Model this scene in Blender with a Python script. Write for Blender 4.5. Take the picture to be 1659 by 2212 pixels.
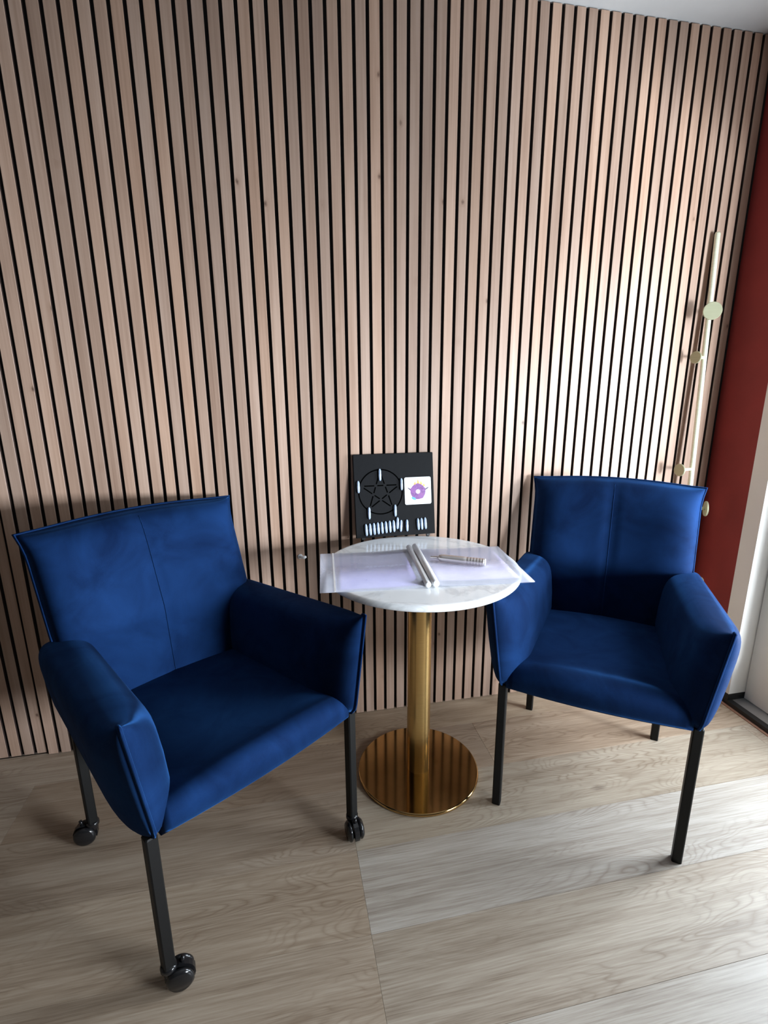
import bpy, math, random
from mathutils import Vector, Matrix
random.seed(7)
S = bpy.context.scene
for o in list(bpy.data.objects):
    bpy.data.objects.remove(o)

# ------------------------------------------------------------------ camera
def setup_camera():
    f_px, W = 1107.464, 1659
    C = Vector((0.78586, -1.76345, 1.28785))
    yaw, pitch, roll = 0.2021625, 0.2531036, -0.0061426
    fw = Vector((math.sin(yaw) * math.cos(pitch), math.cos(yaw) * math.cos(pitch), -math.sin(pitch)))
    rt = fw.cross(Vector((0, 0, 1))).normalized()
    up = rt.cross(fw)
    c, s = math.cos(roll), math.sin(roll)
    r2 = c * rt + s * up
    u2 = -s * rt + c * up
    cam = bpy.data.cameras.new('camera')
    cam.sensor_fit = 'HORIZONTAL'
    cam.sensor_width = 36.0
    cam.lens = f_px * 36.0 / W
    cam.clip_start = 0.02
    ob = bpy.data.objects.new('camera', cam)
    M = Matrix.Identity(4)
    for i in range(3):
        M[i][0], M[i][1], M[i][2], M[i][3] = r2[i], u2[i], -fw[i], C[i]
    ob.matrix_world = M
    S.collection.objects.link(ob)
    S.camera = ob
setup_camera()

# ------------------------------------------------------------------ world, window light, exposure
wd = bpy.data.worlds.new('overcast_sky'); S.world = wd
wd.use_nodes = True
wd.node_tree.nodes['Background'].inputs[0].default_value = (0.72, 0.85, 1.0, 1)
wd.node_tree.nodes['Background'].inputs[1].default_value = 1.2
S.view_settings.view_transform = 'Standard'
S.view_settings.look = 'None'
S.view_settings.gamma = 1.0
S.view_settings.use_curve_mapping = False
S.view_settings.exposure = 0.0

def window_light(name, loc, rot, sx, sy, power, col):
    l = bpy.data.lights.new(name, 'AREA')
    l.shape = 'RECTANGLE'; l.size = sx; l.size_y = sy; l.energy = power; l.color = col
    o = bpy.data.objects.new(name, l)
    o.location = loc; o.rotation_euler = rot
    S.collection.objects.link(o)
    return o
R90 = math.pi / 2
# daylight at the door glass; a second lamp added beyond the window, beam narrowed
window_light('daylight_door', (2.665, -0.78, 1.06), (0, R90, 0), 1.58, 0.50, 61, (0.80, 0.90, 1.0))
wl2 = window_light('daylight_window', (3.50, -2.78, 1.00), (R90, 0, math.radians(50)), 1.70, 0.52, 262, (0.84, 0.92, 1.0))
wl2.data.spread = math.radians(130)

# ------------------------------------------------------------------ helpers
COL = S.collection

def link(name, me, parent=None):
    o = bpy.data.objects.new(name, me)
    COL.objects.link(o)
    if parent is not None:
        o.parent = parent
    return o

def make_mesh(name, verts, faces, mats, smooth=False, fmat=None):
    me = bpy.data.meshes.new(name)
    me.from_pydata([tuple(v) for v in verts], [], faces)
    if not isinstance(mats, (list, tuple)):
        mats = [mats]
    for m in mats:
        me.materials.append(m)
    if fmat:
        for p, i in zip(me.polygons, fmat):
            p.material_index = i
    if smooth:
        for p in me.polygons:
            p.use_smooth = True
    me.update()
    return me

def part(name, geo, mats, parent=None, smooth=False, fmat=None):
    return link(name, make_mesh(name, geo[0], geo[1], mats, smooth, fmat), parent)

def tag(o, label=None, cat=None, group=None, kind=None):
    if label: o['label'] = label
    if cat: o['category'] = cat
    if group: o['group'] = group
    if kind: o['kind'] = kind
    return o

def empty(name, loc, rz=0.0):
    o = bpy.data.objects.new(name, None)
    o.empty_display_size = 0.05
    o.location = loc
    o.rotation_euler = (0, 0, rz)
    COL.objects.link(o)
    return o

def join(*geos):
    V, F = [], []
    for v, f in geos:
        n = len(V)
        V += [tuple(p) for p in v]
        F += [tuple(i + n for i in q) for q in f]
    return V, F

def xform(geo, M):
    return [tuple(M @ Vector(p)) for p in geo[0]], geo[1]

def box(x0, x1, y0, y1, z0, z1):
    v = [(x0, y0, z0), (x1, y0, z0), (x1, y1, z0), (x0, y1, z0), (x0, y0, z1), (x1, y0, z1), (x1, y1, z1), (x0, y1, z1)]
    f = [(3, 2, 1, 0), (4, 5, 6, 7), (0, 1, 5, 4), (1, 2, 6, 5), (2, 3, 7, 6), (3, 0, 4, 7)]
    return v, f

def cbox(x0, x1, y0, y1, z0, z1, b):
    """box whose four upright edges and top edge are chamfered by b"""
    def ring(i, z):
        return [(x0 + b + i, y0 + i, z), (x1 - b - i, y0 + i, z), (x1 - i, y0 + b + i, z), (x1 - i, y1 - b - i, z),
                (x1 - b - i, y1 - i, z), (x0 + b + i, y1 - i, z), (x0 + i, y1 - b - i, z), (x0 + i, y0 + b + i, z)]
    return loft([ring(0, z0), ring(0, z1 - b), ring(b * 0.7, z1)])

def loft(rings, cap0=True, cap1=True, closed=True):
    n = len(rings[0]); V = [p for r in rings for p in r]; F = []
    for i in range(len(rings) - 1):
        for j in range(n if closed else n - 1):
            k = (j + 1) % n
            F.append((i * n + j, i * n + k, (i + 1) * n + k, (i + 1) * n + j))
    if cap0: F.append(tuple(reversed(range(n))))
    if cap1: F.append(tuple((len(rings) - 1) * n + j for j in range(n)))
    return V, F

def lathe(prof, n=64, cap0=True, cap1=True):
    """prof: list of (r, z) from bottom to top, about z"""
    rings = [[(r * math.cos(2 * math.pi * j / n), r * math.sin(2 * math.pi * j / n), z) for j in range(n)] for r, z in prof]
    return loft(rings, cap0, cap1)

def tube(path, r, n=8):
    """tube along a polyline; r a number or a list"""
    P = [Vector(p) for p in path]; rings = []
    prev = None
    for i, p in enumerate(P):
        t = (P[min(i + 1, len(P) - 1)] - P[max(i - 1, 0)]).normalized()
        if prev is None:
            a = Vector((0, 0, 1)) if abs(t.z) < 0.9 else Vector((1, 0, 0))
            x = a.cross(t).normalized()
        else:
            x = (prev - t * prev.dot(t)).normalized()
        prev = x
        y = t.cross(x)
        rr = r[i] if isinstance(r, (list, tuple)) else r
        rings.append([tuple(p + rr * (math.cos(2 * math.pi * k / n) * x + math.sin(2 * math.pi * k / n) * y)) for k in range(n)])
    return loft(rings)

def disc(c, axis, r, th, n=32, bev=0.0):
    """short cylinder centred at c along axis"""
    b = bev
    prof = [(max(r - b, 1e-4), -th / 2), (r, -th / 2 + b), (r, th / 2 - b), (max(r - b, 1e-4), th / 2)] if b else [(r, -th / 2), (r, th / 2)]
    q = Vector((0, 0, 1)).rotation_difference(Vector(axis).normalized()).to_matrix().to_4x4()
    return xform(lathe(prof, n), Matrix.Translation(Vector(c)) @ q)

def lerp(a, b, t):
    return a + (b - a) * t

# ------------------------------------------------------------------ materials
class NT:
    def __init__(s, name):
        s.m = bpy.data.materials.new(name); s.m.use_nodes = True
        s.t = s.m.node_tree; s.b = s.t.nodes['Principled BSDF']
    def n(s, typ, **kw):
        x = s.t.nodes.new(typ)
        for k, v in kw.items():
            if k.startswith('i_'):
                key = k[2:]
                x.inputs[int(key) if key.isdigit() else key].default_value = v
            else:
                setattr(x, k, v)
        return x
    def l(s, a, b):
        s.t.links.new(a, b)
    def math(s, op, a, b=None, c=None, clamp=False):
        x = s.n('ShaderNodeMath', operation=op); x.use_clamp = clamp
        for i, v in enumerate((a, b, c)):
            if v is None: continue
            if isinstance(v, (int, float)): x.inputs[i].default_value = v
            else: s.l(v, x.inputs[i])
        return x.outputs[0]
    def mix(s, fac, a, b, mode='MIX'):
        x = s.n('ShaderNodeMix', data_type='RGBA', blend_type=mode)
        for sock, v in ((x.inputs[0], fac), (x.inputs[6], a), (x.inputs[7], b)):
            if isinstance(v, (int, float)): sock.default_value = v
            elif isinstance(v, tuple): sock.default_value = v if len(v) == 4 else (*v, 1)
            else: s.l(v, sock)
        return x.outputs[2]
    def noise(s, vec, scale, detail=3, rough=0.55, dist=0.0):
        x = s.n('ShaderNodeTexNoise', i_Scale=scale, i_Detail=detail, i_Roughness=rough, i_Distortion=dist)
        s.l(vec, x.inputs['Vector']); return x.outputs['Fac']
    def mapping(s, vec, scale, loc=None):
        x = s.n('ShaderNodeMapping'); x.inputs['Scale'].default_value = scale
        s.l(vec, x.inputs['Vector'])
        if loc is not None: s.l(loc, x.inputs['Location'])
        return x.outputs[0]
    def ramp(s, fac, stops):
        x = s.n('ShaderNodeValToRGB'); e = x.color_ramp.elements
        while len(e) < len(stops): e.new(0.5)
        for el, (p, c) in zip(e, stops):
            el.position = p; el.color = c if len(c) == 4 else (*c, 1)
        s.l(fac, x.inputs[0]); return x.outputs[0]
    def bump(s, h, strength=0.2, dist=0.001):
        x = s.n('ShaderNodeBump', i_Strength=strength, i_Distance=dist)
        s.l(h, x.inputs['Height']); s.l(x.outputs[0], s.b.inputs['Normal'])
    def set(s, **kw):
        for k, v in kw.items():
            k = k.replace('_', ' ')
            sock = s.b.inputs[k]
            if isinstance(v, tuple): sock.default_value = v if len(v) == 4 else (*v, 1)
            elif isinstance(v, (int, float)): sock.default_value = v
            else: s.l(v, sock)
        return s

def plain(name, col, rough=0.5, metal=0.0, var=0.06, scale=30, **kw):
    k = NT(name)
    tc = k.n('ShaderNodeTexCoord')
    nz = k.noise(tc.outputs['Object'], scale, 3)
    d = tuple(c * (1 - var) for c in col); b = tuple(min(1, c * (1 + var)) for c in col)
    k.set(Base_Color=k.ramp(nz, [(0.3, d), (0.7, b)]), Roughness=rough, Metallic=metal, **kw)
    return k.m

def seed_vec(k, info):
    s = k.n('ShaderNodeCombineXYZ')
    k.l(k.math('MULTIPLY', info.outputs['Alpha'], 53.0), s.inputs[0])
    k.l(k.math('MULTIPLY', info.outputs['Alpha'], 91.0), s.inputs[1])
    k.l(k.math('MULTIPLY', info.outputs['Alpha'], 37.0), s.inputs[2])
    return s.outputs[0]

def mat_slat():
    k = NT('slat_oak_veneer')
    tc = k.n('ShaderNodeTexCoord'); info = k.n('ShaderNodeObjectInfo')
    sv = seed_vec(k, info)
    v = k.n('ShaderNodeVectorMath', operation='ADD'); k.l(tc.outputs['Object'], v.inputs[0]); k.l(sv, v.inputs[1])
    P = v.outputs[0]
    fine = k.noise(k.mapping(P, (160, 160, 3.0)), 1.0, 4, 0.6)
    broad = k.noise(k.mapping(P, (22, 22, 1.3)), 1.0, 3, 0.5, 0.6)
    g = k.math('ADD', k.math('MULTIPLY', fine, 0.45), k.math('MULTIPLY', broad, 0.55))
    col = k.ramp(g, [(0.30, (0.32, 0.205, 0.148)), (0.50, (0.425, 0.288, 0.216)), (0.70, (0.51, 0.362, 0.282))])
    vo = k.n('ShaderNodeTexVoronoi', feature='F1'); vo.inputs['Scale'].default_value = 1.0
    k.l(k.mapping(P, (30, 30, 20)), vo.inputs['Vector'])
    sp = k.n('ShaderNodeSeparateColor'); k.l(vo.outputs['Color'], sp.inputs[0])
    pick = k.math('GREATER_THAN', sp.outputs[0], 0.972)
    wob = k.noise(k.mapping(P, (120, 120, 60)), 1.0, 2)
    dd = k.math('ADD', vo.outputs['Distance'], k.math('MULTIPLY', k.math('SUBTRACT', wob, 0.5), 0.22))
    core = k.math('MULTIPLY', k.math('SUBTRACT', 1.0, k.math('MULTIPLY', dd, 5.0), None, True), pick)
    halo = k.math('MULTIPLY', k.math('SUBTRACT', 1.0, k.math('MULTIPLY', dd, 2.0), None, True), pick)
    col = k.mix(k.math('MULTIPLY', halo, 0.35), col, (0.27, 0.155, 0.10))
    col = k.mix(k.math('MULTIPLY', core, 0.9), col, (0.07, 0.035, 0.025))
    col = k.mix(1.0, col, info.outputs['Color'], 'MULTIPLY')
    k.set(Base_Color=col, Roughness=0.40)
    k.b.inputs['Specular IOR Level'].default_value = 0.30
    k.bump(fine, 0.12, 0.0006)
    return k.m

def mat_plank():
    k = NT('plank_oak_vinyl')
    tc = k.n('ShaderNodeTexCoord'); info = k.n('ShaderNodeObjectInfo')
    sv = seed_vec(k, info)
    v = k.n('ShaderNodeVectorMath', operation='ADD'); k.l(tc.outputs['Object'], v.inputs[0]); k.l(sv, v.inputs[1])
    P = v.outputs[0]
    low = k.noise(k.mapping(P, (1.5, 6.5, 1)), 1.0, 3, 0.42, 0.35)
    rings = k.math('FRACT', k.math('MULTIPLY', low, 38.0))
    tri = k.math('ABSOLUTE', k.math('SUBTRACT', k.math('MULTIPLY', rings, 2.0), 1.0))
    line = k.math('POWER', tri, 3.0)
    mask = k.ramp(k.noise(k.mapping(P, (1.2, 4.0, 1)), 1.0, 2), [(0.44, (0, 0, 0)), (0.60, (1, 1, 1))])
    fine = k.noise(k.mapping(P, (7, 240, 1)), 1.0, 4, 0.66)
    streak = k.noise(k.mapping(P, (1.6, 22, 1)), 1.0, 3, 0.55, 0.4)
    g = k.math('ADD', k.math('MULTIPLY', fine, 0.55), k.math('MULTIPLY', streak, 0.45))
    col = k.ramp(g, [(0.32, (0.225, 0.172, 0.128)), (0.48, (0.365, 0.300, 0.238)), (0.66, (0.490, 0.425, 0.355))])
    lm = k.math('MULTIPLY', k.math('MULTIPLY', line, mask), 0.62)
    col = k.mix(lm, col, (0.20, 0.140, 0.095))
    vo = k.n('ShaderNodeTexVoronoi', feature='F1'); vo.inputs['Scale'].default_value = 1.0
    k.l(k.mapping(P, (3.4, 8.5, 1)), vo.inputs['Vector'])
    sp = k.n('ShaderNodeSeparateColor'); k.l(vo.outputs['Color'], sp.inputs[0])
    pick = k.math('GREATER_THAN', sp.outputs[1], 0.72)
    dd = k.math('ADD', vo.outputs['Distance'], k.math('MULTIPLY', k.math('SUBTRACT', fine, 0.5), 0.10))
    core = k.math('MULTIPLY', k.math('SUBTRACT', 1.0, k.math('MULTIPLY', dd, 8.5), None, True), pick)
    col = k.mix(k.math('MULTIPLY', core, 0.75), col, (0.085, 0.055, 0.040))
    col = k.mix(1.0, col, info.outputs['Color'], 'MULTIPLY')
    k.set(Base_Color=col, Roughness=k.math('ADD', 0.34, k.math('MULTIPLY', fine, 0.2)))
    k.b.inputs['Specular IOR Level'].default_value = 0.5
    k.bump(g, 0.10, 0.0006)
    return k.m

def mat_velvet():
    k = NT('navy_velvet')
    tc = k.n('ShaderNodeTexCoord')
    nap = k.noise(tc.outputs['Object'], 7.0, 4, 0.6, 0.8)
    fib = k.noise(tc.outputs['Object'], 420.0, 2)
    m = k.math('ADD', k.math('MULTIPLY', nap, 0.85), k.math('MULTIPLY', fib, 0.15))
    col = k.ramp(m, [(0.30, (0.0022, 0.0105, 0.042)), (0.70, (0.0060, 0.027, 0.098))])
    k.set(Base_Color=col, Roughness=0.85)
    k.b.inputs['Specular IOR Level'].default_value = 0.05
    k.b.inputs['Sheen Weight'].default_value = 0.22
    k.b.inputs['Sheen Roughness'].default_value = 0.32
    k.l(k.ramp(m, [(0.3, (0.03, 0.13, 0.42)), (0.7, (0.055, 0.23, 0.66))]), k.b.inputs['Sheen Tint'])
    # the pile lies back and slightly down, so it answers the light as if leaning that way
    nap_dir = k.n('ShaderNodeVectorTransform', vector_type='VECTOR', convert_from='OBJECT', convert_to='WORLD')
    nap_dir.inputs[0].default_value = (0.0, 0.55, -0.22)
    geo = k.n('ShaderNodeNewGeometry')
    ad = k.n('ShaderNodeVectorMath', operation='ADD'); k.l(geo.outputs['Normal'], ad.inputs[0]); k.l(nap_dir.outputs[0], ad.inputs[1])
    nn = k.n('ShaderNodeVectorMath', operation='NORMALIZE'); k.l(ad.outputs[0], nn.inputs[0])
    bp = k.n('ShaderNodeBump', i_Strength=0.08, i_Distance=0.0005)
    k.l(fib, bp.inputs['Height']); k.l(nn.outputs[0], bp.inputs['Normal']); k.l(bp.outputs[0], k.b.inputs['Normal'])
    return k.m

def mat_marble():
    k = NT('white_marble')
    tc = k.n('ShaderNodeTexCoord')
    w = k.noise(tc.outputs['Object'], 3.2, 6, 0.62, 1.6)
    vein = k.math('SUBTRACT', 1.0, k.math('MULTIPLY', k.math('ABSOLUTE', k.math('SUBTRACT', w, 0.5)), 22.0), None, True)
    cl = k.noise(tc.outputs['Object'], 6.0, 3)
    base = k.ramp(cl, [(0.3, (0.80, 0.83, 0.85)), (0.7, (0.90, 0.92, 0.93))])
    col = k.mix(k.math('MULTIPLY', vein, 0.38), base, (0.42, 0.43, 0.45))
    k.set(Base_Color=col, Roughness=0.12)
    return k.m

def mat_brass(name, col, rough, radial=False):
    k = NT(name)
    tc = k.n('ShaderNodeTexCoord')
    nz = k.noise(k.mapping(tc.outputs['Object'], (6, 6, 300) if not radial else (40, 40, 40)), 1.0, 3)
    d = tuple(c * 0.9 for c in col)
    k.set(Base_Color=k.ramp(nz, [(0.3, d), (0.7, col)]), Metallic=1.0, Roughness=rough)
    return k.m

def mat_clear(name, col, alpha, rough=0.15):
    k = NT(name)
    tc = k.n('ShaderNodeTexCoord')
    nz = k.noise(tc.outputs['Object'], 14.0, 3)
    d = tuple(c * 0.95 for c in col)
    k.set(Base_Color=k.ramp(nz, [(0.3, d), (0.7, col)]), Roughness=rough,
          Alpha=k.math('ADD', alpha - 0.05, k.math('MULTIPLY', nz, 0.1)))
    return k.m

def mat_pane():
    k = NT('window_glass')
    tr = k.n('ShaderNodeBsdfTransparent'); gl = k.n('ShaderNodeBsdfGlossy'); gl.inputs['Roughness'].default_value = 0.02
    mx = k.n('ShaderNodeMixShader'); mx.inputs[0].default_value = 0.06
    k.l(tr.outputs[0], mx.inputs[1]); k.l(gl.outputs[0], mx.inputs[2])
    k.l(mx.outputs[0], k.t.nodes['Material Output'].inputs['Surface'])
    return k.m

def mat_print(name, c1, c2, scale):
    k = NT(name)
    tc = k.n('ShaderNodeTexCoord')
    nz = k.noise(tc.outputs['Object'], scale, 3, 0.6, 0.6)
    k.set(Base_Color=k.ramp(nz, [(0.35, c1), (0.65, c2)]), Roughness=0.35)
    return k.m

M_SLAT = mat_slat()
M_SLATSIDE = plain('slat_edge_dark', (0.050, 0.030, 0.024), 0.7)
M_FELT = plain('black_felt', (0.010, 0.009, 0.009), 0.95, scale=200)
M_PLANK = mat_plank()
M_SUB = plain('floor_joint_dark', (0.26, 0.21, 0.17), 0.8)
M_PLASTER = plain('white_plaster', (0.72, 0.71, 0.69), 0.9, scale=8, var=0.03)
M_TAUPE = plain('taupe_plaster', (0.20, 0.165, 0.14), 0.9, scale=8, var=0.04)
M_CEIL = plain('ceiling_paint', (0.56, 0.56, 0.55), 0.95, scale=10, var=0.03)
M_RED = plain('brick_red_paint', (0.270, 0.026, 0.022), 0.75, scale=9, var=0.08)
M_FRAME = plain('door_frame_paint', (0.84, 0.82, 0.78), 0.45, scale=6, var=0.03)
M_DOOR = plain('door_panel_paint', (0.82, 0.80, 0.76), 0.5, scale=6, var=0.04)
M_BLACK = plain('black_plinth', (0.012, 0.012, 0.012), 0.5)
M_GREYMETAL = plain('threshold_aluminium', (0.45, 0.45, 0.45), 0.4, 0.6)
M_OAKTRIM = plain('oak_edge_strip', (0.30, 0.155, 0.10), 0.55, scale=60, var=0.15)
M_PANE = mat_pane()
M_VELVET = mat_velvet()
M_LEG = plain('black_powder_coat', (0.007, 0.007, 0.007), 0.5, scale=200)
M_LEG.node_tree.nodes['Principled BSDF'].inputs['Specular IOR Level'].default_value = 0.2
M_CASTER = plain('glossy_black_plastic', (0.010, 0.010, 0.011), 0.16)
M_MARBLE = mat_marble()
M_BRASS = mat_brass('brushed_brass', (0.72, 0.49, 0.20), 0.24)
M_BRASSBASE = mat_brass('polished_brass', (0.56, 0.36, 0.15), 0.10, True)
M_BRASSLIT = mat_brass('pale_brass_window_lit', (0.95, 0.96, 0.74), 0.36)  # pale gold brass, lightened further to paint in the windows it mirrors
M_BRASSLIT.node_tree.nodes['Principled BSDF'].inputs['Metallic'].default_value = 0.30
M_DISCDIM = mat_brass('satin_brass_disc_dimmed', (0.44, 0.44, 0.29), 0.5)  # same stand's brass, darkened in colour where no window is mirrored
M_DISCDIM.node_tree.nodes['Principled BSDF'].inputs['Metallic'].default_value = 0.5
M_BOARD = plain('black_board', (0.0095, 0.010, 0.011), 0.6, scale=60)
M_BOARD.node_tree.nodes['Principled BSDF'].inputs['Specular IOR Level'].default_value = 0.08
M_GROOVE = plain('engraved_black', (0.0012, 0.0012, 0.0012), 0.9)
M_GROOVE.node_tree.nodes['Principled BSDF'].inputs['Specular IOR Level'].default_value = 0.0
M_STICK = mat_print('pale_blue_selenite', (0.26, 0.36, 0.52), (0.52, 0.62, 0.76), 90)
M_CARD = plain('white_card', (0.80, 0.84, 0.86), 0.4)
M_PURPLE = mat_print('purple_print', (0.15, 0.045, 0.20), (0.25, 0.10, 0.32), 160)
M_MAUVE = mat_print('mauve_print', (0.26, 0.09, 0.26), (0.22, 0.08, 0.33), 160)
M_LILAC = plain('lilac_print', (0.50, 0.42, 0.68), 0.4)
M_ORANGE = mat_print('orange_print', (0.85, 0.30, 0.05), (0.90, 0.55, 0.15), 200)
M_TEAL = plain('teal_print', (0.10, 0.36, 0.62), 0.4)
M_DARKPRINT = plain('dark_print', (0.10, 0.07, 0.12), 0.5)
M_SLEEVE = mat_clear('clear_plastic_sleeve', (0.74, 0.76, 0.86), 0.34, 0.12)
M_SHEET1 = mat_print('lavender_sheet', (0.40, 0.36, 0.70), (0.54, 0.49, 0.78), 9)
M_SHEET2 = mat_print('pale_lilac_sheet', (0.56, 0.50, 0.72), (0.70, 0.64, 0.80), 8)
M_SPINE = plain('pearl_plastic', (0.72, 0.73, 0.75), 0.25)
M_SILVER = plain('satin_silver', (0.62, 0.58, 0.57), 0.32, 0.85)
M_WHITEPL = plain('white_plastic', (0.85, 0.87, 0.90), 0.3)

# ------------------------------------------------------------------ room shell
PITCH = 0.041
CEIL = 2.405
XR = 2.515
XL, YF = -2.3, -4.2

# back wall: black felt backing with one oak slat after another
wb = part('wall_back', join(box(XL, -2 * PITCH, 0.0215, 0.16, 0, CEIL), box(-2 * PITCH, XR + 0.15, 0.011, 0.16, 0, CEIL)), M_FELT)
tag(wb, 'black felt backed wall clad in vertical oak slats', None, None, 'structure')

def slat_mesh(z0, z1, name):
    w, d, c = 0.0153, 0.0115, 0.0007
    prof = [(-w, d), (-w, c), (-w + c, 0), (w - c, 0), (w, c), (w, d)]
    V = [(x, y, z0) for x, y in prof] + [(x, y, z1) for x, y in prof]
    n = 6; F = []; fm = []
    for j in range(n - 1):
        F.append((j, j + 1, n + j + 1, n + j)); fm.append(1 if j in (0, 4) else 0)
    F.append((0, 5, 4, 3, 2, 1)[::-1] if False else (5, 4, 3, 2, 1, 0)); fm.append(0)
    F.append((6, 7, 8, 9, 10, 11)); fm.append(0)
    return make_mesh(name, V, F, [M_SLAT, M_SLATSIDE], False, fm)
ME_SLAT = slat_mesh(0.002, CEIL - 0.003, 'slat')
ME_SLAT_B = slat_mesh(0.004, CEIL - 0.003, 'slat_short')
for n in range(-12, 61):
    first = n < -2
    o = link('slat', ME_SLAT_B if first else ME_SLAT, wb)
    o.location = ((n + 0.5) * PITCH, 0.0, 0)
    t = random.uniform(0.84, 1.08); h = random.uniform(-0.03, 0.04)
    o.color = (t * (1 + h), t, t * (1 - h), random.random())

# the leftmost panel sits a little deeper than its neighbour
for o in [c for c in wb.children if c.location.x < -2 * PITCH]:
    o.location.y = 0.0105

# floor: sub-floor with planks laid parallel to the slat wall
fl = part('floor', box(XL, XR + 0.15, YF, 0.16, -0.05, -0.0045), M_SUB)
tag(fl, 'pale oak plank floor', None, None, 'structure')
PW, SEAM = 0.2295, 0.938
TINT = {  # (row, plank index) -> tint of that plank
    (0, -1): (0.84, 0.76, 0.68), (0, 0): (0.95, 0.86, 0.76), (1, -1): (0.90, 0.85, 0.79), (1, 0): (0.98, 0.98, 0.93),
    (2, -1): (0.94, 0.88, 0.80), (2, 0): (1.06, 1.13, 1.20), (3, -1): (0.93, 0.88, 0.81), (3, 0): (0.99, 0.99, 0.96),
    (4, 0): (1.04, 1.09, 1.13), (-1, 0): (0.95, 0.86, 0.74)}
row = -2
y1 = -0.6101 + 4 * PW
while y1 - PW > YF - 0.2:
    y0 = y1 - PW
    L = 1.52
    off = SEAM if row in (1, 2, 3, 4) else SEAM + (0.52 if row % 2 == 0 else -0.47)
    k = -3
    while off + k * L < XR + 0.1:
        a, b = max(off + k * L, XL), min(off + (k + 1) * L, XR - 0.018)
        ya, yb = max(y0, YF), min(y1, 0.0108)
        if b - a > 0.02 and yb - ya > 0.01:
            g = cbox(a + 0.0002, b - 0.0002, ya + 0.0002, yb - 0.0002, -0.0046, 0.0, 0.0004)
            cx, cy = (a + b) / 2, (ya + yb) / 2
            g = ([(x - cx, y - cy, z) for x, y, z in g[0]], g[1])
            o = part('plank', g, M_PLANK, fl)
            o.location = (cx, cy, 0)
            t = random.uniform(0.93, 1.05)
            c = TINT.get((row, k), (t, t * 0.965, t * 0.92))
            o.color = (*c, random.random())
        k += 1
    row += 1
    y1 -= PW

ce = part('ceiling', box(XL, XR + 0.15, YF, 0.16, CEIL, CEIL + 0.1), M_CEIL)
tag(ce, 'plain white ceiling', None, None, 'structure')
wl = part('wall_left', box(XL - 0.1, XL, YF, 0.16, 0, CEIL), M_TAUPE)
tag(wl, None, None, None, 'structure')
wf = part('wall_front', box(XL - 0.1, XR + 0.15, YF - 0.1, YF, 0, CEIL), M_TAUPE)
tag(wf, None, None, None, 'structure')

# right wall: red pier by the slats, door opening, window opening
TH = 0.13
g1 = box(XR, XR + TH, -0.190, 0.011, 0.045, CEIL)
g2 = box(XR, XR + TH, -1.30, -0.190, 2.18, CEIL)
g3 = box(XR, XR + TH, -1.50, -1.30, 0, CEIL)
g4 = box(XR, XR + TH, -2.60, -1.50, 0, 0.62)
g5 = box(XR, XR + TH, -2.60, -1.50, 1.27, CEIL)
g6 = box(XR, XR + TH, YF, -2.60, 0, CEIL)
gr = join(g1, g2, g3, g4, g5, g6)
wr = part('wall_right', gr, [M_RED, M_PLASTER], None, False, [0] * 6 + [1] * 30)
tag(wr, 'brick red wall strip beside the white door frame', None, None, 'structure')
bb = part('baseboard_right', box(XR - 0.008, XR + TH, -0.190, 0.009, 0.0, 0.045), M_BLACK)
tag(bb, 'low black plinth under red wall', None, None, 'structure')

# door with frame, glazed upper half, black plinth blocks and threshold
d = empty('door_1', (2.585, -0.72, 0)); tag(d, 'pale grey exterior door with white frame and black threshold', None, None, 'structure')
def dpart(name, geo, mat, parent=d, **kw):
    g = ([(x - 2.585, y + 0.72, z) for x, y, z in geo[0]], geo[1]) if parent is d else geo
    return part(name, g, mat, parent, **kw)
dpart('frame_jamb', box(XR - 0.003, 2.64, -0.2585, -0.1905, 0.047, 2.18), M_FRAME)
dpart('frame_jamb', box(XR - 0.003, 2.64, -1.298, -1.235, 0.047, 2.18), M_FRAME)
dpart('frame_head', box(XR - 0.003, 2.64, -1.235, -0.2585, 2.11, 2.18), M_FRAME)
dpart('plinth_block', box(XR - 0.002, 2.64, -0.2575, -0.1905, 0.0, 0.0465), M_BLACK)
dpart('plinth_block', box(XR - 0.002, 2.64, -1.298, -1.236, 0.0, 0.0465), M_BLACK)
dpart('threshold', box(XR - 0.006, XR + 0.018, -1.235, -0.2580, 0.0, 0.020), M_BLACK)
dpart('threshold_strip', box(XR + 0.0185, 2.64, -1.235, -0.2580, 0.0, 0.017), M_GREYMETAL)
lf = dpart('door_leaf', join(box(2.588, 2.632, -1.232, -0.262, 0.022, 0.26), box(2.588, 2.632, -1.232, -0.262, 1.88, 2.108),
           box(2.588, 2.632, -0.52, -0.262, 0.26, 1.88), box(2.588, 2.632, -1.232, -1.04, 0.26, 1.88)), M_DOOR)
part('glass_pane', ([(x - 2.585, y + 0.72, z) for x, y, z in box(2.606, 2.612, -1.045, -0.515, 0.255, 1.885)[0]], box(0, 1, 0, 1, 0, 1)[1]), M_PANE, lf)
part('door_handle', ([(x - 2.585, y + 0.72, z) for x, y, z in tube([(2.588, -1.16, 1.02), (2.545, -1.16, 1.02), (2.54, -1.15, 1.02), (2.54, -1.04, 1.02)], 0.009, 10)[0]],
     tube([(2.588, -1.16, 1.02), (2.545, -1.16, 1.02), (2.54, -1.15, 1.02), (2.54, -1.04, 1.02)], 0.009, 10)[1]), M_GREYMETAL, lf)
tr = part('trim_1', box(XR - 0.018, XR - 0.0062, YF, -0.01, -0.004, 0.003), M_OAKTRIM)
tag(tr, 'thin brown edging strip along the floor', None, None, 'structure')

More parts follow.
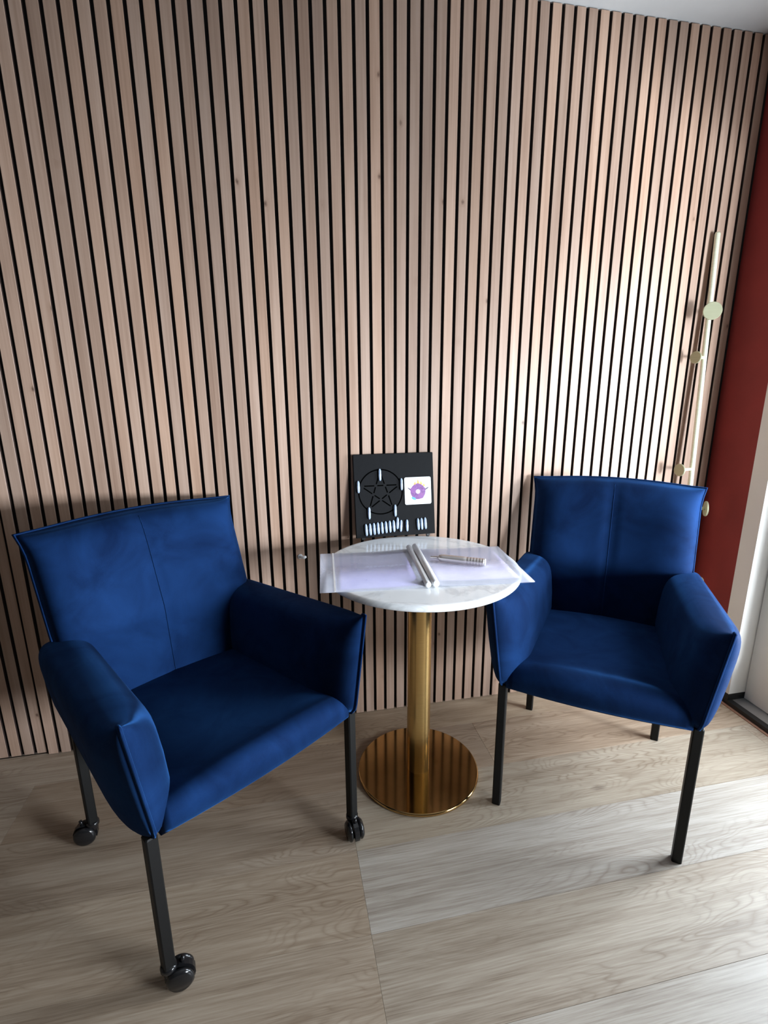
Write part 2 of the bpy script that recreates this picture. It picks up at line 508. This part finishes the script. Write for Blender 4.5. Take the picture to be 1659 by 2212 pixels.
w = empty('window_1', (XR, -2.05, 0.62)); tag(w, None, None, None, 'structure')  # unseen window, its opening sized to band the light on the slats
def wpart(name, geo, mat, parent=w):
    return part(name, ([(x - XR, y + 2.05, z - 0.62) for x, y, z in geo[0]], geo[1]), mat, parent)
wpart('window_frame', join(box(2.60, 2.65, -2.60, -2.56, 0.62, 1.27), box(2.60, 2.65, -1.54, -1.50, 0.62, 1.27),
      box(2.60, 2.65, -2.56, -1.54, 0.62, 0.66), box(2.60, 2.65, -2.56, -1.54, 1.23, 1.27)), M_FRAME)
wpart('glass_pane', box(2.622, 2.628, -2.565, -1.535, 0.655, 1.235), M_PANE)
wpart('window_sill', box(XR - 0.02, 2.60, -2.60, -1.50, 0.6205, 0.635), M_FRAME)

# ------------------------------------------------------------------ armchairs
def sgnpow(c, p):
    return math.copysign(abs(c) ** p, c)

def back_surf(a, b, hw):
    """mid surface of the backrest: a in -1..1 across, b in 0..1 up"""
    z = 0.405 + b * 0.512
    w = lerp(0.225, 0.259, min(b / 0.5, 1)) if b < 0.5 else lerp(0.259, 0.265, (b - 0.5) / 0.5)
    w += 0.012 * max(0, (b - 0.86) / 0.14) ** 2
    w *= hw
    v = 0.222 + 0.030 * min(b, 0.5) / 0.5 + 0.100 * max(0, b - 0.5) / 0.5
    v -= 0.022 * a * a
    z += (0.016 * (1 - a * a) + 0.006 * abs(a) ** 8) * max(0, (b - 0.6) / 0.4)
    return Vector((a * w, v, z))

def backrest_geo(hw):
    NA, NB = 36, 30
    V = []; F = []
    def P(a, b):
        bb = max(0.0, 2 * b - 1)
        return max(0.0, (1 - abs(a) ** 5) * (1 - bb ** 7)) ** 0.5
    nrm = Vector((0, -1, 0.16)).normalized()
    for side, th in ((1, 0.048), (-1, 0.036)):
        for j in range(NB + 1):
            for i in range(NA + 1):
                a = -math.cos(math.pi * i / NA); b = math.sin(math.pi / 2 * j / NB)
                a = lerp(a, -1 + 2 * i / NA, 0.35); b = lerp(b, j / NB, 0.35)
                p = back_surf(a, b, hw)
                d = th * P(a, b)
                if side == 1:
                    d -= 0.0035 * math.exp(-(a / 0.05) ** 2) * P(a, b)
                V.append(tuple(p + nrm * side * (d + 0.0015)))
    n1 = (NA + 1) * (NB + 1)
    for s in (0, 1):
        for j in range(NB):
            for i in range(NA):
                q = [s * n1 + j * (NA + 1) + i, s * n1 + j * (NA + 1) + i + 1, s * n1 + (j + 1) * (NA + 1) + i + 1, s * n1 + (j + 1) * (NA + 1) + i]
                F.append(tuple(q) if s == 0 else tuple(reversed(q)))
    # close the rim
    rim = [j * (NA + 1) for j in range(NB, -1, -1)] + [i for i in range(1, NA + 1)] + [j * (NA + 1) + NA for j in range(1, NB + 1)] + [NB * (NA + 1) + i for i in range(NA - 1, 0, -1)]
    for x, y in zip(rim, rim[1:] + rim[:1]):
        F.append((x, n1 + x, n1 + y, y))
    return V, F

def back_piping(hw):
    pts = [back_surf(-1, b / 20, hw) for b in range(0, 21)] + [back_surf(-1 + 2 * i / 24, 1, hw) for i in range(1, 25)] + [back_surf(1, b / 20, hw) for b in range(19, -1, -1)]
    return tube(pts, 0.0042, 6)

ARM_Z0, ARM_Z1 = 0.403, 0.690
def arm_mid(t, zf):
    """outer knife-edge line of the arm: t 0 front .. 1 rear, zf 0 bottom .. 1 top"""
    vf = lerp(-0.290, -0.298, zf)
    vf += 0.034 * max(0.0, 1 - zf / 0.13) ** 2
    v = lerp(vf, 0.235, t)
    u = lerp(lerp(0.247, 0.284, zf), lerp(0.226, 0.252, zf), t)
    ztop = lerp(ARM_Z1, 0.660, t) + 0.008 * max(0, 1 - t / 0.06)
    z = lerp(ARM_Z0 + 0.012 * t, ztop, zf)
    return u, v, z

def arm_geo(side, hw):
    NT_, NS = 28, 40
    rings = []
    for i in range(NT_ + 1):
        s = i / NT_
        t = s ** 1.7
        k = min(t / 0.22, 1.0)
        grow = (1 - (1 - k) ** 2.4) ** 0.62
        hin, hout = 0.003 + 0.070 * grow, 0.003 + 0.042 * grow
        ring = []
        for j in range(NS):
            th = 2 * math.pi * j / NS
            c, sn = math.cos(th), math.sin(th)
            zz = sgnpow(sn, 2 / 4.6); uu = sgnpow(c, 2 / 2.8)
            # the top rounds over softly further back, pinched at the front
            u, v, z = arm_mid(t, 0.5 + 0.5 * zz)
            h = hout if uu > 0 else hin
            taper = lerp(0.85, 1.0, min(1, (0.5 + 0.5 * zz) / 0.35))
            ring.append((side * hw * (u + uu * h * taper), v, z))
        if side < 0:
            ring = ring[::-1]
        rings.append(ring)
    return loft(rings)

def arm_piping(side, hw):
    pts = []
    for i in range(0, 21):
        u, v, z = arm_mid(0, i / 20)
        pts.append((side * hw * u, v - 0.003, z))
    for i in range(1, 3):
        t = 0.008 * i
        u, v, z = arm_mid(t, 1)
        pts.append((side * hw * u, v, z + 0.001))
    return tube(pts, 0.0042, 6)

def seat_geo(hw):
    # profile in v,z, rounded at the front
    prof = []
    zb, zt, vf, vb = 0.405, 0.478, -0.284, 0.235
    r = 0.050
    for i in range(9):
        a = math.pi + (math.pi / 2) * i / 8  # bottom front small radius
        prof.append((vf + 0.014 + 0.014 * math.cos(math.pi / 2 + math.pi / 2 * i / 8), zb + 0.014 - 0.014 * math.sin(math.pi / 2 + math.pi / 2 * i / 8)))
    for i in range(11):
        a = math.pi - (math.pi / 2) * i / 10
        prof.append((vf + r + r * math.cos(a), zt - r + r * math.sin(a)))
    for i in range(1, 9):
        prof.append((lerp(vf + r, vb, i / 8), lerp(zt, zt - 0.012, i / 8)))
    prof.append((vb, zb))
    rings = []
    NU = 24
    for i in range(NU + 1):
        a = -1 + 2 * i / NU
        ring = []
        for v, z in prof:
            f = max(0, (z - zb) / (zt - zb))
            zz = z + f * 0.020 * (1 - abs(a) ** 2.4) * (1 - 0.55 * max(0, (v - vf) / (vb - vf)))
            vv = v - 0.010 * (1 - a * a) * (1 if v < vf + r else 0)
            zz -= 0.004 * (1 - a * a) * (1 if z < zb + 0.01 else 0)
            ring.append((a * 0.236 * hw, vv, zz))
        rings.append(ring)
    return loft(rings)

def caster_parts(parent, x, y, ang):
    """twin-wheel furniture caster under a leg at x, y, trailing along ang"""
    cx, cy = x + 0.021 * math.cos(ang), y + 0.021 * math.sin(ang)
    ax = Vector((-math.sin(ang), math.cos(ang), 0))
    stem = part('caster', join(disc((x, y, 0.058), (0, 0, 1), 0.0175, 0.016, 20, 0.004), disc((x, y, 0.048), (0, 0, 1), 0.012, 0.02, 16)), M_CASTER, parent, True)
    # hood: half shell over the wheels
    hood = []
    for i in range(13):
        a = math.radians(-25 + 230 * i / 12)
        d = Vector((math.cos(ang), math.sin(ang), 0)) * -math.cos(a) + Vector((0, 0, 1)) * math.sin(a)
        c = Vector((cx, cy, 0.029))
        ring = []
        for rr, w in ((0.032, -0.007), (0.032, 0.007), (0.022, 0.007), (0.022, -0.007)):
            ring.append(tuple(c + d * rr + ax * w))
        hood.append(ring)
    part('hood', loft(hood), M_CASTER, stem, False)
    for s in (-1, 1):
        c = Vector((cx, cy, 0.029)) + ax * s * 0.0155
        part('wheel', disc(c, ax, 0.029, 0.016, 28, 0.006), M_CASTER, stem, True)
    tip = Vector((cx, cy, 0.060)) + Vector((math.cos(ang), math.sin(ang), 0)) * 0.006
    part('brake_lever', tube([tuple(tip + Vector((0, 0, -0.004))), tuple(tip + Vector((math.cos(ang) * .003, math.sin(ang) * .003, 0.012)))], 0.0045, 8), M_CASTER, stem, True)

def armchair(label, loc, rz, hw, casters=None, dz=0.0, legs=None):
    t = empty('armchair', loc, rz)
    tag(t, label, 'armchair', 'navy velvet armchairs')
    up = Matrix.Translation((0, 0, dz))
    part('seat', xform(seat_geo(hw), up), M_VELVET, t, True)
    bk = part('backrest', xform(backrest_geo(hw), up), M_VELVET, t, True)
    part('piping', xform(back_piping(hw), up), M_VELVET, bk, True)
    seam = []
    for i in range(3, 27):
        b = i / 27
        p = back_surf(0, b, hw)
        bb = max(0.0, 2 * b - 1)
        seam.append(tuple(p + Vector((0, -1, 0.16)).normalized() * (0.0462 * (1 - bb ** 7) ** 0.5)))
    part('seam', xform(tube(seam, 0.0014, 6), up), M_VELVET, bk, True)
    for s in (-1, 1):
        ar = part('armrest', xform(arm_geo(s, hw), up), M_VELVET, t, True)
        part('piping', xform(arm_piping(s, hw), up), M_VELVET, ar, True)
    L = legs
    for i, (x, y) in enumerate(L):
        z0 = 0.062 if casters else 0.0
        h = 0.0125
        lg = part('leg', cbox(x - h, x + h, y - h, y + h, z0, 0.415 + dz, 0.003), M_LEG, t)
        if casters:
            caster_parts(t, x, y, casters[i])
    return t

armchair('navy velvet armchair on black casters, left of the round table', (0.560, -0.481, 0), math.radians(34.9), 1.075,
         casters=[math.radians(-25), math.radians(-115), math.radians(150), math.radians(100)], dz=-0.005,
         legs=[(-0.272, -0.266), (0.272, -0.266), (-0.255, 0.262), (0.255, 0.262)])
armchair('navy velvet armchair on plain black square legs, right of the round table', (1.748, -0.458, 0), math.radians(-35.77), 1.0, None, 0.010,
         legs=[(-0.246, -0.264), (0.250, -0.264), (-0.226, 0.262), (0.222, 0.262)])

# ------------------------------------------------------------------ bistro table
TX, TY, TZ = 1.190, -0.341, 0.741
tb = empty('bistro_table', (TX, TY, 0))
tag(tb, 'round white marble bistro table on a brass pedestal', 'table')
prof = [(0.282, TZ - 0.020)]
for i in range(9):
    a = -math.pi / 2 + math.pi * i / 8
    prof.append((0.291 + 0.009 * math.cos(a), TZ - 0.010 + 0.010 * math.sin(a)))
prof.append((0.285, TZ))
part('table_top', lathe(prof, 96), M_MARBLE, tb, True).data.polygons[-1].use_smooth = False
part('mounting_plate', lathe([(0.11, TZ - 0.030), (0.115, TZ - 0.028), (0.115, TZ - 0.0205)], 48), M_BRASS, tb)
part('column', lathe([(0.038, 0.012), (0.038, TZ - 0.028)], 64, False, False), M_BRASS, tb, True)
bp = [(0.199, 0.0), (0.202, 0.002), (0.203, 0.006), (0.202, 0.010), (0.199, 0.012)]
me = part('base_plate', lathe(bp, 96), M_BRASSBASE, tb, True).data
for p in me.polygons:
    if len(p.vertices) > 4: p.use_smooth = False

# ------------------------------------------------------------------ black pentacle board leaning on the wall
BW, BH, BT = 0.288, 0.292, 0.012
board = empty('rune_board', (1.179, -0.062, 0.7485))
tilt = math.atan2(0.050, BH)
board.rotation_euler = (-tilt, 0, 0)
tag(board, 'black square board engraved with star and circle, leaning on slats', 'board')
part('panel', xform(cbox(-BW / 2, BW / 2, 0, BT, 0, BH, 0.002), Matrix.Identity(4)), M_BOARD, board)
for x in (-0.118, 0.118):
    part('foot', box(x - 0.006, x + 0.006, 0.0005, BT, -0.007, 0.0002), M_BLACK, board)
def bpx(px, py):
    """board coordinates from the board's own grid: 0..1 across, 0..1 down"""
    return (-BW / 2 + px * BW, BH * (1 - py))
cxs, czs = bpx(0.325, 0.455)
RC = 0.078
arc = []
for k in range(64):
    a = 2 * math.pi * k / 64
    arc.append((cxs + RC * math.cos(a), -0.0004, czs + RC * math.sin(a)))
ring = []
for k in range(65):
    a = 2 * math.pi * (k % 64) / 64
    dx, dz = math.cos(a), math.sin(a)
    ring.append([(cxs + (RC + 0.0021) * dx, -0.0005, czs + (RC + 0.0021) * dz), (cxs + (RC - 0.0021) * dx, -0.0005, czs + (RC - 0.0021) * dz),
                 (cxs + (RC - 0.0021) * dx, 0.0008, czs + (RC - 0.0021) * dz), (cxs + (RC + 0.0021) * dx, 0.0008, czs + (RC + 0.0021) * dz)])
part('engraved_circle', loft(ring, False, False), M_GROOVE, board)
star = [(cxs + RC * 0.92 * math.cos(math.pi / 2 + 2 * math.pi * k * 2 / 5), czs + RC * 0.92 * math.sin(math.pi / 2 + 2 * math.pi * k * 2 / 5)) for k in range(5)]
for k in range(5):
    (xa, za), (xb, zb) = star[k], star[(k + 1) % 5]
    L = math.hypot(xb - xa, zb - za); ang = math.atan2(zb - za, xb - xa)
    # every stroke is broken where it passes another
    segs = []
    for f0, f1 in ((0.08, 0.34), (0.42, 0.58), (0.66, 0.92)):
        g = box(f0 * L, f1 * L, -0.0005, 0.0008, -0.0021, 0.0021)
        M = Matrix.Translation((xa, 0, za)) @ Matrix.Rotation(-ang, 4, 'Y')
        segs.append(xform(g, M))
    part('engraved_stroke', join(*segs), M_GROOVE, board)

def on_board(px, py, dy):
    x, z = bpx(px, py)
    return board.matrix_basis @ Vector((x, dy, z))
def stick(px, py, label, lean=0.0, L=0.042):
    g = []
    for i in range(9):
        f = i / 8
        r = 0.0050 * min(1, (0.45 + 3.2 * min(f, 1 - f))) * (1 + 0.06 * math.sin(i * 2.1))
        g.append([(r * math.cos(2 * math.pi * k / 8), 0.8 * r * math.sin(2 * math.pi * k / 8), (f - 0.5) * L) for k in range(8)])
    o = part('selenite_stick', loft(g), M_STICK, None, True)
    o.matrix_world = Matrix.Translation(on_board(px, py, -0.0048)) @ Matrix.Rotation(-tilt, 4, 'X') @ Matrix.Rotation(lean, 4, 'Y')
    tag(o, label, 'stick', 'pale sticks on the black board')
stick(0.320, 0.250, 'pale blue stick at the top point of the engraved star')
stick(0.050, 0.385, 'pale blue stick at the left point of the engraved star, near board edge')
stick(0.585, 0.375, 'pale blue stick at the right point of the engraved star, touching the card')
stick(0.170, 0.705, 'pale blue stick at the lower left point of the engraved star')
stick(0.495, 0.690, 'pale blue stick at the lower right point of the engraved star')
ordw = ['leftmost', 'second', 'third', 'fourth', 'fifth', 'sixth', 'seventh', 'eighth']
for i in range(8):
    stick(0.125 + 0.0492 * i, 0.905 - 0.004 * i, f'pale blue stick, {ordw[i]} of the even row of eight along the board bottom' if i else
          'pale blue stick, leftmost of the even row of eight along the board bottom', -0.05)
stick(0.517, 0.845, 'raised pale stick tipped up beside the row of eight on the board', 0.04)
stick(0.560, 0.880, 'pale blue stick leaning right, just after the raised one on the board', 0.07)
stick(0.637, 0.880, 'single greyish stick standing alone along the board bottom')
stick(0.780, 0.872, 'pale blue stick, left one of the three under the white card', -0.05)
stick(0.825, 0.870, 'pale blue stick, middle one of the three under the white card', -0.05)
stick(0.872, 0.866, 'pale blue stick, right one of the three under the white card', -0.05)

card = empty('picture_card', (0, 0, 0))
card.matrix_world = Matrix.Translation(on_board(0.792, 0.462, -0.0026)) @ Matrix.Rotation(-tilt, 4, 'X')
tag(card, 'white square card with purple flower picture on the black board', 'card')
CS = 0.0485
def rrect(h, r, y0, y1):
    pts = []
    for cx, cz, a0 in ((h - r, h - r, 0), (-h + r, h - r, 90), (-h + r, -h + r, 180), (h - r, -h + r, 270)):
        for i in range(5):
            a = math.radians(a0 + 90 * i / 4)
            pts.append((cx + r * math.cos(a), cz + r * math.sin(a)))
    return loft([[(x, y1, z) for x, z in pts], [(x, y0, z) for x, z in pts]])
part('card_sheet', rrect(CS, 0.006, -0.0008, 0.0015), M_CARD, card)
def flat(name, pts, y, mat):
    part(name, loft([[(x, -0.0007, z) for x, z in pts], [(x, y, z) for x, z in pts]]), mat, card)
def circ(cx, cz, rx, rz, rot=0, n=20):
    return [(cx + rx * math.cos(2 * math.pi * i / n) * math.cos(rot) - rz * math.sin(2 * math.pi * i / n) * math.sin(rot),
             cz + rx * math.cos(2 * math.pi * i / n) * math.sin(rot) + rz * math.sin(2 * math.pi * i / n) * math.cos(rot)) for i in range(n)]
for i, x in enumerate((-0.010, 0.001, 0.012, 0.022)):
    hgt = (0.012, 0.018, 0.014, 0.010)[i]
    zb = (0.021, 0.023, 0.021, 0.015)[i]
    flat('printed_flame', [(x - 0.006, zb), (x + 0.006, zb), (x + 0.003, zb + hgt * 0.5), (x, zb + hgt), (x - 0.003, zb + hgt * 0.5)], -0.00095, M_ORANGE)
flat('printed_leaf', [(0.022, 0.004), (0.038, 0.012), (0.040, 0.009), (0.026, 0.000)], -0.00090, M_DARKPRINT)
flat('printed_leaf', [(-0.022, 0.004), (-0.036, 0.013), (-0.037, 0.010), (-0.026, 0.000)], -0.00090, M_DARKPRINT)
flat('printed_disc', circ(0, -0.003, 0.0275, 0.0275, 0, 32), -0.0010, M_PURPLE)
for i in range(5):
    a = math.radians(90 + 72 * i)
    flat('printed_petal', circ(0.0175 * math.cos(a), -0.003 + 0.0175 * math.sin(a), 0.0115, 0.0105, a), -0.00115 - 0.00002 * i, M_MAUVE if i % 2 else M_PURPLE)
flat('printed_spot', circ(-0.016, -0.027, 0.009, 0.0045, -0.5), -0.00125, M_TEAL)
flat('printed_centre', circ(0, -0.003, 0.0085, 0.0085), -0.0014, M_LILAC)

# ------------------------------------------------------------------ open folder with clear sleeves, silver pen
fold = empty('sleeve_folder', (1.184, -0.362, TZ), math.radians(-5.0))
tag(fold, 'open folder of clear plastic sleeves with lavender sheets on the table', 'folder')
def page(x0, x1, y0, y1, z, th, lift, n=14):
    """thin sheet, lifted towards the spine end by lift (+ near x0, - near x1)"""
    rings = []
    for i in range(n + 1):
        x = lerp(x0, x1, i / n)
        f = 1 - min(1, min(abs(x - 0), 0.12) / 0.12)
        zz = z + lift * f * f * (3 - 2 * f)
        rings.append([(x, y0, zz), (x, y1, zz), (x, y1, zz + th), (x, y0, zz + th)])
    return loft(rings)
for nm, x0, x1, sh, s in (('left', -0.300, -0.012, M_SHEET1, -1), ('right', 0.012, 0.292, M_SHEET2, 1)):
    pg = part('sleeve', page(x0, x1, -0.162, 0.150, 0.0006, 0.0006, 0.004), M_SLEEVE, fold, True)
    if s < 0:
        part('paper_sheet', page(-0.256, -0.030, -0.150, 0.130, 0.0016, 0.0004, 0.004), sh, pg, True)
        part('sleeve_film', page(-0.300, -0.012, -0.162, 0.150, 0.0026, 0.0004, 0.004), M_SLEEVE, pg, True)
        part('sleeve_edge', join(page(-0.262, -0.257, -0.162, 0.150, 0.0030, 0.0008, 0.0), ), M_WHITEPL, pg)
    else:
        part('paper_sheet', page(0.022, 0.262, -0.128, 0.140, 0.0016, 0.0004, 0.004), sh, pg, True)
        part('sleeve_film', page(0.012, 0.292, -0.162, 0.150, 0.0026, 0.0004, 0.004), M_SLEEVE, pg, True)
for x, r, z in ((-0.010, 0.0085, 0.0105), (0.011, 0.0100, 0.0125)):
    part('spine_roll', tube([(x, -0.168, z), (x, -0.166, z), (x, 0.158, z), (x, 0.160, z)], [r * 0.7, r, r, r * 0.7], 16), M_SPINE, fold, True)

pen = empty('silver_pen', (1.302, -0.372, TZ + 0.0168), math.atan2(-0.092, 0.151) + math.radians(4))
pen.rotation_euler.y = 0.016
tag(pen, 'silver ribbed pen with thin tip lying on the right sleeve', 'pen')
bodyp = [(-0.062, 0.0072), (-0.058, 0.0105)]
for i in range(7):
    bodyp.append((-0.050 + 0.010 * i, 0.0112))
for i in range(6):
    x = 0.022 + 0.009 * i
    bodyp += [(x, 0.0112), (x + 0.0015, 0.0100), (x + 0.003, 0.0112)]
bodyp += [(0.075, 0.0112)]
part('barrel', tube([(x, 0, 0) for x, r in bodyp], [r for x, r in bodyp], 20), M_SILVER, pen, True)
part('tip', tube([(-0.088, 0, -0.001), (-0.086, 0, -0.001), (-0.068, 0, 0), (-0.061, 0, 0)], [0.0024, 0.0036, 0.0046, 0.0066], 14), M_SILVER, pen, True)
part('end_cap', tube([(0.0752, 0, 0), (0.079, 0, 0), (0.080, 0, 0)], [0.0110, 0.0106, 0.009], 20), M_WHITEPL, pen, True)

# ------------------------------------------------------------------ leaning brass coat stand
cs = empty('coat_stand', (2.372, -0.100, 0))
tag(cs, 'slim pale brass coat pole with disc pegs leaning on slat wall', 'coat stand')
CST = Vector((0.0, 0.083, 1.792))
def pole(z):
    return Vector((0, 0.083 * z / 1.792, z))
part('pole', tube([tuple(pole(0.0)), tuple(pole(0.004)), tuple(pole(1.785)), tuple(pole(1.792))], [0.007, 0.0095, 0.0095, 0.007], 16), M_BRASSLIT, cs, True)
for z, dx, dy, r, L in ((1.520, -0.62, -1.0, 0.031, 0.050), (1.360, -1, -0.25, 0.022, 0.045), (0.940, -1, -0.15, 0.024, 0.062),
                        (0.785, 1, -0.55, 0.030, 0.060), (0.470, 1, -0.45, 0.030, 0.075), (0.300, -1, -0.3, 0.024, 0.06)):
    d3 = Vector((dx, dy, 0)).normalized()
    p = pole(z)
    pg = part('peg', tube([tuple(p), tuple(p + d3 * L)], 0.0060, 12), M_BRASSLIT, cs, True)
    part('disc', disc(p + d3 * (L + 0.003), d3, r, 0.007, 32, 0.0015), M_DISCDIM, pg, False)

# small hook on the slats between left armchair and table
hk = empty('wall_hook', (0.846, 0.0, 0.676))
tag(hk, 'tiny white plastic hook on the slats left of the table', 'hook')
part('hook_plate', disc((-0.006, -0.002, 0), (0, 1, 0), 0.009, 0.004, 20, 0.001), M_SPINE, hk, True)
part('hook_arm', tube([(-0.006, -0.003, 0), (0.000, -0.012, 0.000), (0.008, -0.018, 0.001), (0.014, -0.020, 0.004)], [0.0035, 0.005, 0.006, 0.0035], 10), M_WHITEPL, hk, True)
